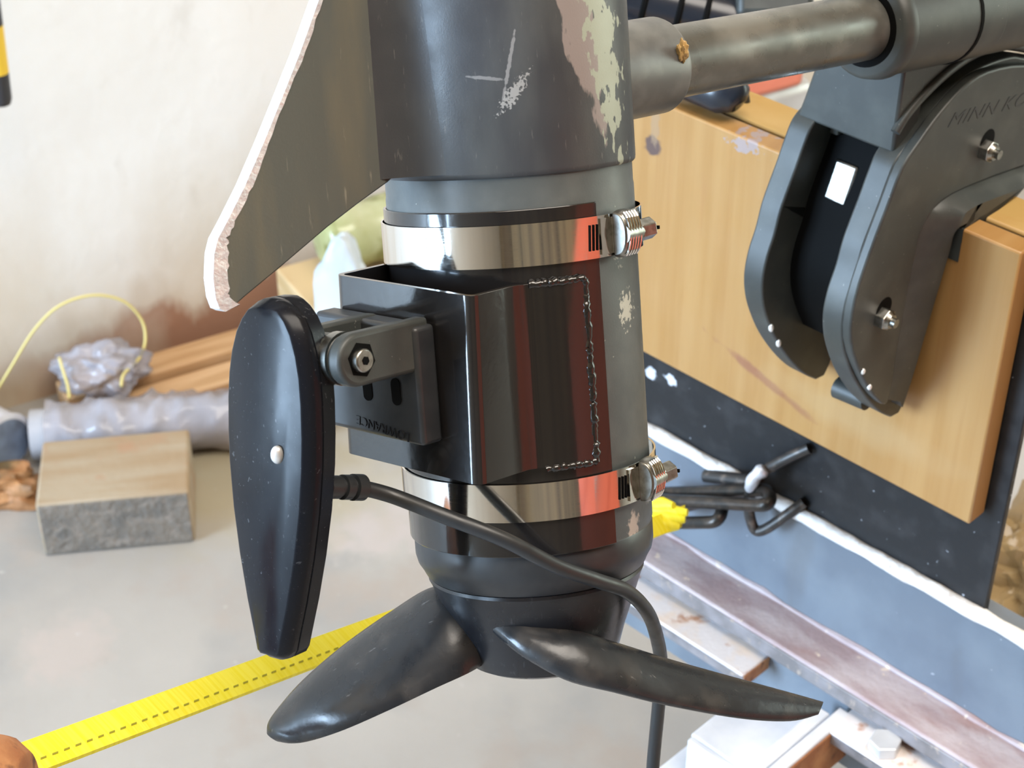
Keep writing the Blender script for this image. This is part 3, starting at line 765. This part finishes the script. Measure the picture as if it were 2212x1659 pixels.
# steel beam: web, top edge, flange
ZW = .3685
BM = Thing('steel_beam', bframe(UP0 + .02, 0, .30), 'blue-grey and faded pink painted steel trailer beam under the black board', 'beam')
BM.part('web', bbox(UP0 + .0150, UP0 + .0215, -.70, .215, ZW - .002, .4385), 'greysteel', bevel=.002)
BM.part('top_flange', bbox(UP0 + .0130, UP0 + .030, -.70, .215, .4365, .4435), 'greysteel', bevel=.002)
BM.part('lower_flange', bbox(.2515, UP0 + .0215, -.70, .215, ZW - .0105, ZW), 'pinksteel', bevel=.0016)
BM.part('flange_edge', bbox(.2505, .2525, -.70, .215, ZW - .0125, ZW - .002), 'edgesteel', bevel=.0008)
BM.part('lower_web', bbox(.2580, .2620, -.70, .215, .300, ZW - .010), 'greysteel')
BM.part('weld_line', tube([B(UP0 + .0145, .21 - .91 * k / 60, ZW + .0006 + random.uniform(-.0006, .0008)) for k in range(61)], [random.uniform(.0012, .0028) for k in range(61)], 8), 'pinksteel')
# chipped white edge strip under the board, its white also painting the lit top edge
rings = []
for k in range(111):
    w = .212 - k * .0066
    a = .0050 + .0026 * noise.noise(V((w * 45, 3, 0))) ; b = .0040 + .0026 * noise.noise(V((w * 60, 9, 0)))
    c = B(UP0 + .0125, w, .4445)
    rings.append([c + BU * (a * math.cos(t)) + ZUP * (b * math.sin(t)) for t in [2 * math.pi * j / 8 for j in range(8)]])
single('lit_edge_strip', loft(rings), 'seal', bframe(UP0 + .0125, 0, .441), 'ragged chipped white strip along the foot of the black board', 'sealant', smooth=60)
# lower angle-iron rails and the white cross piece
def on_z(px, py, z):
    p = BFI @ PL(px, py, V((0, 0, z)), ZUP); return (p.x, p.y)
ZR = .350
ul, _ = on_z(1500, 1392, ZR)
def angle_rail(name, w0, w1, label):
    t = Thing(name, bframe(.245, (w0 + w1) / 2, ZR - .03), label, 'angle iron')
    t.part('top_leg', bbox(ul, .2575, w0, w1, ZR - .004, ZR), 'whiterust', bevel=.0012)
    t.part('side_leg', bbox(ul, ul + .004, w0, w1, ZR - .009, ZR - .0005), 'edgesteel', bevel=.0008)
    t.part('cut_end', bbox(ul + .0005, .257, w0 - .0006, w0 + .001, ZR - .010, ZR - .0008), 'rust', label='rust-brown sawn end')
    return t
wL = on_z(1625, 1445, ZR)[1]; wR = on_z(1838, 1532, ZR)[1]
angle_rail('angle_rail', wL, .215, 'chalky white rusted angle iron below the beam, behind the propeller hub')
R2 = angle_rail('angle_rail', -.60, wR, 'chalky white angle iron with a bolt below the beam')
a_, b_ = on_z(1905, 1622, ZR)
R2.part('bolt_head', hexa(B(a_ + .002, b_, ZR), B(a_ + .002, b_, ZR + .008), .0095), 'galv', bevel=.0008, smooth=0)
# white channel crossing under the beam, open end towards the cable
ZC = .318
cu0, cw1 = on_z(1493, 1585, ZC); cu1, _w = on_z(1637, 1445, ZC); _u, cw0 = on_z(1700, 1670, ZC)
CM = Thing('cross_channel', bframe((cu0 + cu1) / 2, (cw0 + cw1) / 2, ZC - .05), 'white painted steel channel under the propeller tip beside the hanging cable', 'steel channel')
CM.part('top_plate', bbox(cu0, cu1 + .02, cw0, cw1, ZC - .005, ZC), 'white', bevel=.001)
CM.part('front_lip', bbox(cu0 - .0045, cu0, cw0, cw1 - .001, ZC - .050, ZC - .001), 'white', bevel=.001)
CM.part('side_wall', bbox(cu0, cu1 + .02, cw1 - .005, cw1, ZC - .050, ZC - .005), 'white', bevel=.001)
CM.part('side_flange', bbox(cu0 - .03, cu0 + .05, cw1, cw1 + .016, ZC - .040, ZC - .035), 'white', bevel=.001)
# two upright plates side by side with rusty flank
pu0, pw0 = on_z(1660, 1659, ZR); pu1, pw1 = on_z(1826, 1534, ZR)
pwm = pw1
UPL = Thing('upright_plates', bframe((pu0 + pu1) / 2, pwm, ZR - .034), 'pair of white-edged upright steel plates with a rust-brown flank below the beam', 'steel plates')
UPL.part('plate', bbox(pu0 - .05, pu1, pwm - .0042, pwm + .0038, ZR - .034, ZR), 'white', bevel=.0008)
UPL.part('plate', bbox(pu0 - .05, pu1 - .006, pwm + .0062, pwm + .0150, ZR - .034, ZR - .003), 'white', bevel=.0008)
UPL.part('rusty_flank', bbox(pu0 - .05, pu1 - .0006, pwm - .0052, pwm - .0040, ZR - .0335, ZR - .0018), 'rust', label='bare rust-brown flank')

# ------------------------------------------------------------------ hook rod, chain, strap
UH = UP0 + .012
def onU(px, py, u):
    w, z = on_u(px, py, u); return B(u, w, z)
hk = [onU(1748, 968, UH), onU(1700, 990, UH - .006), onU(1652, 1016, UH - .010), onU(1627, 1040, UH - .014), onU(1618, 1080, UH - .016), onU(1620, 1115, UH - .016), onU(1632, 1145, UH - .014), onU(1655, 1142, UH - .012), onU(1700, 1112, UH - .006), onU(1737, 1085, UH + .001)]
HK = Thing('hook_rod', at(hk[0]), 'bent dark steel rod loop welded on the black board', 'hook')
HK.part('rod', tube(cr_path(hk, 6), .0033, 14), 'rod', smooth=80)
HK.part('weld', tube(cr_path([onU(1652, 1012, UH - .013), onU(1630, 1032, UH - .017), onU(1617, 1060, UH - .019)], 5), [.0030, .0040, .0045, .004, .0036, .004, .0042, .0040, .0034, .003, .002], 12), 'weldpaint', label='silvery paint on the bend')
HK.part('spigot', cyl(onU(1525, 1028, UH - .006), onU(1640, 1042, UH - .006), .0042, 16), 'rod')
CH = Thing('chain', at(onU(1560, 1090, UH - .02)), 'short black steel chain between the rod hook and the yellow strap', 'chain')
def link(c0, c1, c2, c3, r):
    # rounded rectangle through four corner points, real thickness
    pts = []
    cs_ = [c0, c1, c2, c3]
    for i in range(4):
        p, a, b = cs_[i], cs_[i - 1], cs_[(i + 1) % 4]
        ra = min((a - p).length, (b - p).length) * .48
        s_, e_ = p + (a - p).normalized() * ra, p + (b - p).normalized() * ra
        for k in range(8):
            t = k / 7; pts.append(s_ * (1 - t) ** 2 + p * 2 * t * (1 - t) + e_ * t * t)
    return tube(pts, r, 14, closed=True)
uc = UH - .020
CH.part('link', link(onU(1412, 1066, uc + .004), onU(1662, 1058, uc + .006), onU(1664, 1092, uc - .006), onU(1420, 1080, uc - .010), .0040), 'chain', smooth=80)
CH.part('link', link(onU(1435, 1130, uc - .012), onU(1556, 1128, uc - .012), onU(1563, 1075, uc + .004), onU(1450, 1100, uc + .010), .0039), 'chain', smooth=80)
# yellow strap: one straight taut run from the chain to lower left
upx = [(1500, 1078, 1.010), (780, 1342, .800), (30, 1612, .665)]
lpx = [(1500, 1150, .990), (780, 1398, .782), (90, 1668, .648)]
up_ = [W(*p) for p in upx]; lo_ = [W(*p) for p in lpx]
# straight lines in space between the ends
def line(a, b, n): return [a.lerp(b, k / n) for k in range(n + 1)]
ua_, la_ = W(1478, 1092, 1.004), W(1470, 1140, .992)
ub_, lb_ = W(-60, 1645, .660), W(-60, 1725, .644)
NS = 60
Ul, Ll = line(ua_, ub_, NS), line(la_, lb_, NS)
rings = []
for a, b in zip(Ul, Ll):
    nrm = (ub_ - ua_).cross(b - a).normalized() * .0009
    if nrm.dot(CC - a) < 0: nrm = -nrm
    m_ = a.lerp(b, .72)
    rings.append([a + nrm, m_ + nrm * 1.6, b + nrm * 1.2, b - nrm, m_ - nrm, a - nrm])
ST = Thing('yellow_strap', frame(ub_, (ub_ - ua_).normalized(), ((la_ - ua_) - (ub_ - ua_).normalized() * (la_ - ua_).dot((ub_ - ua_).normalized())).normalized(), ((ub_ - ua_).normalized()).cross(((la_ - ua_) - (ub_ - ua_).normalized() * (la_ - ua_).dot((ub_ - ua_).normalized())).normalized())), 'taut bright yellow webbing winch strap', 'strap')
ST.part('webbing', loft(rings), 'strap', smooth=40)
sg = []
for k in range(60):
    t = .30 + .70 * k / 60; L_ = (ub_ - ua_).length
    a = ua_.lerp(ub_, t); b = la_.lerp(lb_, t); a2 = ua_.lerp(ub_, t + .0058); b2 = la_.lerp(lb_, t + .0058)
    nrm = (ub_ - ua_).cross(b - a).normalized() * .0018
    if nrm.dot(CC - a) < 0: nrm = -nrm
    c, c2 = a.lerp(b, .66) + nrm * .72, a2.lerp(b2, .66) + nrm * .72
    cc, cc2 = a.lerp(b, .72) + nrm * .82, a2.lerp(b2, .72) + nrm * .82
    sg.append(([c, c2, cc2, cc] + [p + nrm * .12 for p in (c, c2, cc2, cc)], [(0, 1, 2, 3), (7, 6, 5, 4), (0, 4, 5, 1), (1, 5, 6, 2), (2, 6, 7, 3), (3, 7, 4, 0)]))
so = ST.part('stitching', merge(*sg), 'stitch', smooth=0); so['kind'] = 'stuff'
# knotted end through the chain link
kn_ = []
for k in range(4):
    a, b = W(1408, 1096 + k * 14, 1.0 - k * .004), W(1480 - (k == 0) * 25 + (k == 1) * 5 - (k == 3) * 12, 1092 + k * 15, .986)
    kn_.append(tube([a, a.lerp(b, .5) + V((0, 0, .001)), b], [.0052, .0048, .002], 10))
ST.part('folded_end', merge(*kn_), 'strap', smooth=60)

# rust-brown roller that the strap runs under, lower left
rc = W(-20, 1760, .60)
single('rusty_roller', tube([rc - CR * .06 + V((0, .01, 0)), rc - CR * .0, rc + CR * .006, rc + CR * .012], [.027, .027, .026, .021], 32), 'rust', at(rc - V((0, 0, .027))), 'rust-brown rounded roller at the loose end of the yellow strap', 'roller', smooth=60, bevel=.001)

# ------------------------------------------------------------------ things behind the shaft
tl0, tl1, tl2 = W(1330, -12, 1.02), W(1480, 22, 1.02), W(1640, 62, 1.02)
TLH = Thing('tiller_handle', at(tl1), 'black ringed round handle behind the grey shaft tube', 'handle')
tdir = (tl2 - tl0).normalized()
TLH.part('grip', tube([tl0 - tdir * .04, tl0, tl1, tl2], .0150, 32), 'tiller')
for t in (.20, .44, .62):
    c = tl0.lerp(tl2, t); TLH.part('ring', tube([c - tdir * .0018, c - tdir * .001, c + tdir * .001, c + tdir * .0018], [.0150, .0158, .0158, .0150], 32), 'dark')
TLH.part('bracket_block', box(W(1660, -10, 1.03), .022, .03, .018, (CR, CF, CU)), 'plastic', bevel=.004, bseg=3)
kc = B(UP0 + .012, .128, .6885)
KN = Thing('clamp_knob', at(kc - V((0, 0, .012))), 'black dome-shaped knob lying on top of the planks', 'knob')
KN.part('dome', tube([kc - BW * .024 - ZUP * .002, kc - BW * .022, kc - BW * .012 + ZUP * .001, kc + BW * .012 + ZUP * .0012, kc + BW * .022, kc + BW * .025], [.003, .0085, .0125, .0125, .009, .003], 24), 'tiller', smooth=80)
cab = [W(1592, 60, .975), W(1598, 120, .965), W(1604, 175, .960), W(1610, 205, .962), W(1613, 226, .966)]
single('thin_cable', tube(cr_path(cab, 6), .0022, 10), 'rubber', at(cab[-1]), 'thin black cable dropping behind the planks near the knob', 'cable', smooth=80)
# red-lidded cool box standing by the wall
lp = nearwall(1738, 183, .24); ca = lp - V((0, 0, lp.z))
CB = Thing('cool_box', frame(ca - WD * .11, WD, -WN, ZUP), 'white cool box with a salmon red lid beyond the planks', 'cool box')
CB.part('body', box(V((.012, .11, lp.z / 2)), .118, .105, lp.z / 2), 'galv', local=True, bevel=.012, bseg=3)
CB.part('lid', box(V((0, .11, lp.z + .028)), .11, .11, .030), 'redbox', local=True, bevel=.008, bseg=3)
CB.part('latch', box(V((-.05, -.0, lp.z + .01)), .02, .006, .02), 'hzblack', local=True, bevel=.002)
# ------------------------------------------------------------------ left background on the floor
def wframe(px, py): return frame(FLOOR(px, py), WD, -WN, ZUP)
# timber block
b0, b1 = FLOOR(97, 1203), FLOOR(423, 1172)
bx_ = (b1 - b0); bl = bx_.length; bx_.normalize(); by_ = V((-bx_.y, bx_.x, 0))
BLK = Thing('timber_block', frame(b0, bx_, by_, ZUP), 'weathered square timber block with grey sawn face on the concrete floor', 'block')
hgt = .062
bo = BLK.part('block_body', box(V((bl / 2, .052, hgt / 2)), bl / 2, .0505, hgt / 2), 'block', local=True, bevel=.003)
BLK.part('sawn_face', box(V((bl / 2, .0012, hgt / 2)), bl / 2 - .002, .0012, hgt / 2 - .002), 'endgrain', local=True, bevel=.0008)
# boards lying along the wall
for q_, wd_, th, pa, pb, lb in [(.045, .019, .034, -.10, .20, 'thick planed light board lying on the floor tight against the wall foot'), (.089, .019, .026, -.05, .165, 'planed light board lying between two others by the wall'), (.133, .019, .016, -.03, .15, 'thin planed board lying farthest out from the wall')]:
    single('board', box(RM((pa + pb) / 2, q_, th / 2), (pb - pa) / 2, wd_, th / 2, (WD, WN, ZUP)), 'board', frame(RM((pa + pb) / 2, q_, 0), WD, -WN, ZUP), lb, 'board', 'light boards by the wall', bevel=.002)
# plastic-wrapped pipe
a, b = FLOOR(80, 992), FLOOR(640, 945)
a.z = b.z = .031
dd = (b - a).normalized()
PP = Thing('wrapped_pipe', at(a.lerp(b, .5) - V((0, 0, .031))), 'grey pipe loosely wrapped in pale clear plastic on the floor', 'pipe')
PP.part('pipe', tube([a, b], .026, 28), 'pipe')
n_ = 46; wr = []
side = dd.cross(ZUP)
for k in range(n_):
    t = k / (n_ - 1); c = a.lerp(b, .06 + .86 * t)
    ring = []
    for j in range(36):
        an = 2 * math.pi * j / 36
        r = .0285 + .010 * max(0, noise.fractal(V((t * 14, math.cos(an) * 1.6, math.sin(an) * 1.6)), 1, 2, 3)) + .012 * max(0, noise.noise(V((t * 5 + 3, math.cos(an), math.sin(an) + 4))))
        p = c + side * (r * math.cos(an)) + ZUP * (r * math.sin(an)); p.z = max(p.z, .001)
        ring.append(p)
    wr.append(ring)
PP.part('plastic_wrap', loft(wr, cap=False), 'film', smooth=80)
lc_ = FLOOR(225, 950) + V((0, .03, .05))
single('plastic_sheet', lump(FLOOR(225, 905) + V((0, .02, .050)), .050, .03, .026, 5, .35, 2.0, 5), 'film', at(FLOOR(225, 905) + V((0, .02, .024))), 'crumpled blue-grey clear plastic sheet bunched on the wrapped pipe', 'plastic sheet', smooth=60)
# tube with a blue-grey end cap at the left edge
c = FLOOR(18, 1015); c.z = .034
ax = V((.80, -.60, .0)).normalized()
TB = Thing('capped_tube', at(c - V((0, 0, .034))), 'thick tube with a pale rimmed blue-grey end cap at the wall foot', 'tube')
TB.part('tube_body', tube([c - ax * .16, c], .031, 36), 'caprim')
TB.part('end_rim', tube([c, c + ax * .003, c + ax * .006], [.032, .034, .031], 36), 'caprim', smooth=60)
TB.part('end_cap', tube([c + ax * .001, c + ax * .0062, c + ax * .0068], [.0285, .0285, .026], 36), 'capblue')
# rusty bark chunk
c = FLOOR(22, 1102)
single('bark_chunk', lump(c + V((-.012, .018, .016)), .048, .022, .020, 9, .5, 2.2, 4), 'bark', at(c), 'rusty brown rough chunk beside the timber block', 'bark chunk', smooth=50)
# dirty white cable
cb = [FLOOR(405, 938), FLOOR(430, 955), FLOOR(500, 972), FLOOR(610, 974), FLOOR(700, 935), FLOOR(740, 885), FLOOR(742, 850), FLOOR(728, 822)]
for p in cb: p.z = .006
single('white_cable', tube(cr_path(cb, 8), .0055, 12), 'cablewhite', at(cb[2] - V((0, 0, .006))), 'dirty white cable looping over the concrete floor', 'cable', smooth=80)
# yellow wires near the wall
w1_ = [nearwall(-40, 900, .03), nearwall(20, 800, .03), nearwall(75, 712, .03), nearwall(130, 660, .035), nearwall(200, 638, .04), nearwall(265, 650, .045), nearwall(305, 690, .05), nearwall(314, 735, .06), nearwall(300, 775, .075), nearwall(268, 808, .09), nearwall(262, 835, .10)]
single('yellow_wire', tube(cr_path(w1_, 8), .0015, 10), 'wireyellow', at(w1_[-1]), 'thin yellow wire arching high in front of the stained wall', 'wire', smooth=80)
w2_ = [nearwall(128, 772, .05), nearwall(136, 800, .06), nearwall(146, 832, .075), nearwall(150, 860, .09)]
single('yellow_wire', tube(cr_path(w2_, 6), .0015, 10), 'wireyellow', at(w2_[-1]), 'short straight yellow wire end sticking up from the plastic', 'wire', smooth=80)
# olive bottle and pale pouch behind the bracket
bcn = nearwall(775, 505, .10); tp = nearwall(770, 565, .12)
CT = single('carton', box(V((bcn.x + .03, bcn.y, (bcn.z - .036) / 2)), .11, .05, (bcn.z - .036) / 2, (WD, WN, ZUP)), 'tan', frame(V((bcn.x + .03, bcn.y, 0)), WD, -WN, ZUP), 'tan carton by the wall under the olive bottle', 'carton', bevel=.002)
OB = Thing('olive_bottle', at(bcn - V((0, 0, .036))), 'olive tinted clear plastic bottle lying on the tan carton by the wall', 'bottle')
ob0, ob1 = bcn - WD * .045, bcn + WD * .13
odir = (ob1 - ob0)
pr_ = [(0, .020), (.02, .030), (.08, .035), (.2, .036), (.3, .033), (.4, .036), (.52, .036), (.62, .033), (.72, .036), (.84, .030), (.93, .014), (1, .013)]
OB.part('bottle_body', tube([ob0 + odir * t for t, r in pr_], [r for t, r in pr_], 32), 'olive', smooth=60)
OB.part('bottle_cap', tube([ob0 + odir * 1.0, ob0 + odir * 1.12], .016, 20), 'pouch')
pc_ = nearwall(738, 520, .20)
single('pale_pouch', lump(V((pc_.x, pc_.y, pc_.z / 2)), .034, .022, pc_.z / 2 + .004, 12, .22, 1.6, 4), 'pouch', at((pc_.x, pc_.y, 0)), 'pale blue-white plastic pouch standing behind the black box bracket', 'pouch', smooth=70)
# hazard pole hanging at the upper left
pt = W(2, 212, 1.60); pdir = V((.055, -.01, 1)).normalized()
HP = Thing('hazard_pole', at(pt), 'black and yellow striped pole hanging before the white wall', 'pole')
seg = .0265
top_len = (2.9 - pt.z) / pdir.z
HP.part('black_tip', tube([pt - pdir * .007, pt - pdir * .005, pt, pt + pdir * .026], [.004, .0085, .0098, .0098], 24), 'hzblack', smooth=60)
HP.part('yellow_band', tube([pt + pdir * .026, pt + pdir * .072], .0099, 24), 'hzyellow')
HP.part('black_band', tube([pt + pdir * .072, pt + pdir * .118], .0098, 24), 'hzblack')
HP.part('yellow_band', tube([pt + pdir * .118, pt + pdir * .164], .0099, 24), 'hzyellow')
HP.part('black_rod', tube([pt + pdir * .164, pt + pdir * (top_len - .01)], .0098, 24), 'hzblack')

# ------------------------------------------------------------------ right background: crate with a plastic bag
c = W(2215, 1375, 1.26)
CRT = Thing('tan_crate', frame(V((c.x, c.y, 0)), BU, BW, ZUP), 'tan timber crate beyond the end of the black board', 'crate')
for k in range(4):
    zz = c.z * (k + .5) / 4
    CRT.part('side_slat', box(V((.10, -.06, zz)), .15, .14, c.z / 8 - .003), 'tan', local=True, bevel=.002)
CRT.part('top_panel', box(V((.10, -.06, c.z - .004)), .155, .145, .006), 'tan', local=True, bevel=.002)
bc = W(2248, 1270, 1.24)
single('plastic_bag', lump(bc, .060, .060, .060, 21, .55, 2.2, 5), 'film2', at(bc - V((0, 0, .06))), 'crumpled brown-tinted clear plastic bag on the tan crate', 'plastic bag', smooth=25)

# ------------------------------------------------------------------ red tool cabinet standing to the right behind the camera (seen mirrored in the clamps)
c = V((1.40, -.24, 0))
CBN = Thing('tool_cabinet', frame(c, V((.515, .857, 0)), V((-.857, .515, 0)), ZUP), 'red enamelled steel tool cabinet with drawers', 'cabinet')
CBN.part('carcass', box(V((0, 0, .55)), .46, .22, .49), 'cabinet', local=True, bevel=.006)
for k in range(5):
    d_ = CBN.part('drawer', box(V((0, .225, .18 + k * .18)), .44, .008, .082), 'cabinet', local=True, bevel=.004)
    CBN.part('drawer_pull', box(V((0, .24, .21 + k * .18)), .12, .010, .008), 'steel_dull', parent=d_, local=True, bevel=.002)
for sx in (-1, 1):
    for sy in (-1, 1):
        CBN.part('foot', box(V((sx * .42, sy * .18, .03)), .03, .03, .03), 'hzblack', local=True, bevel=.004)
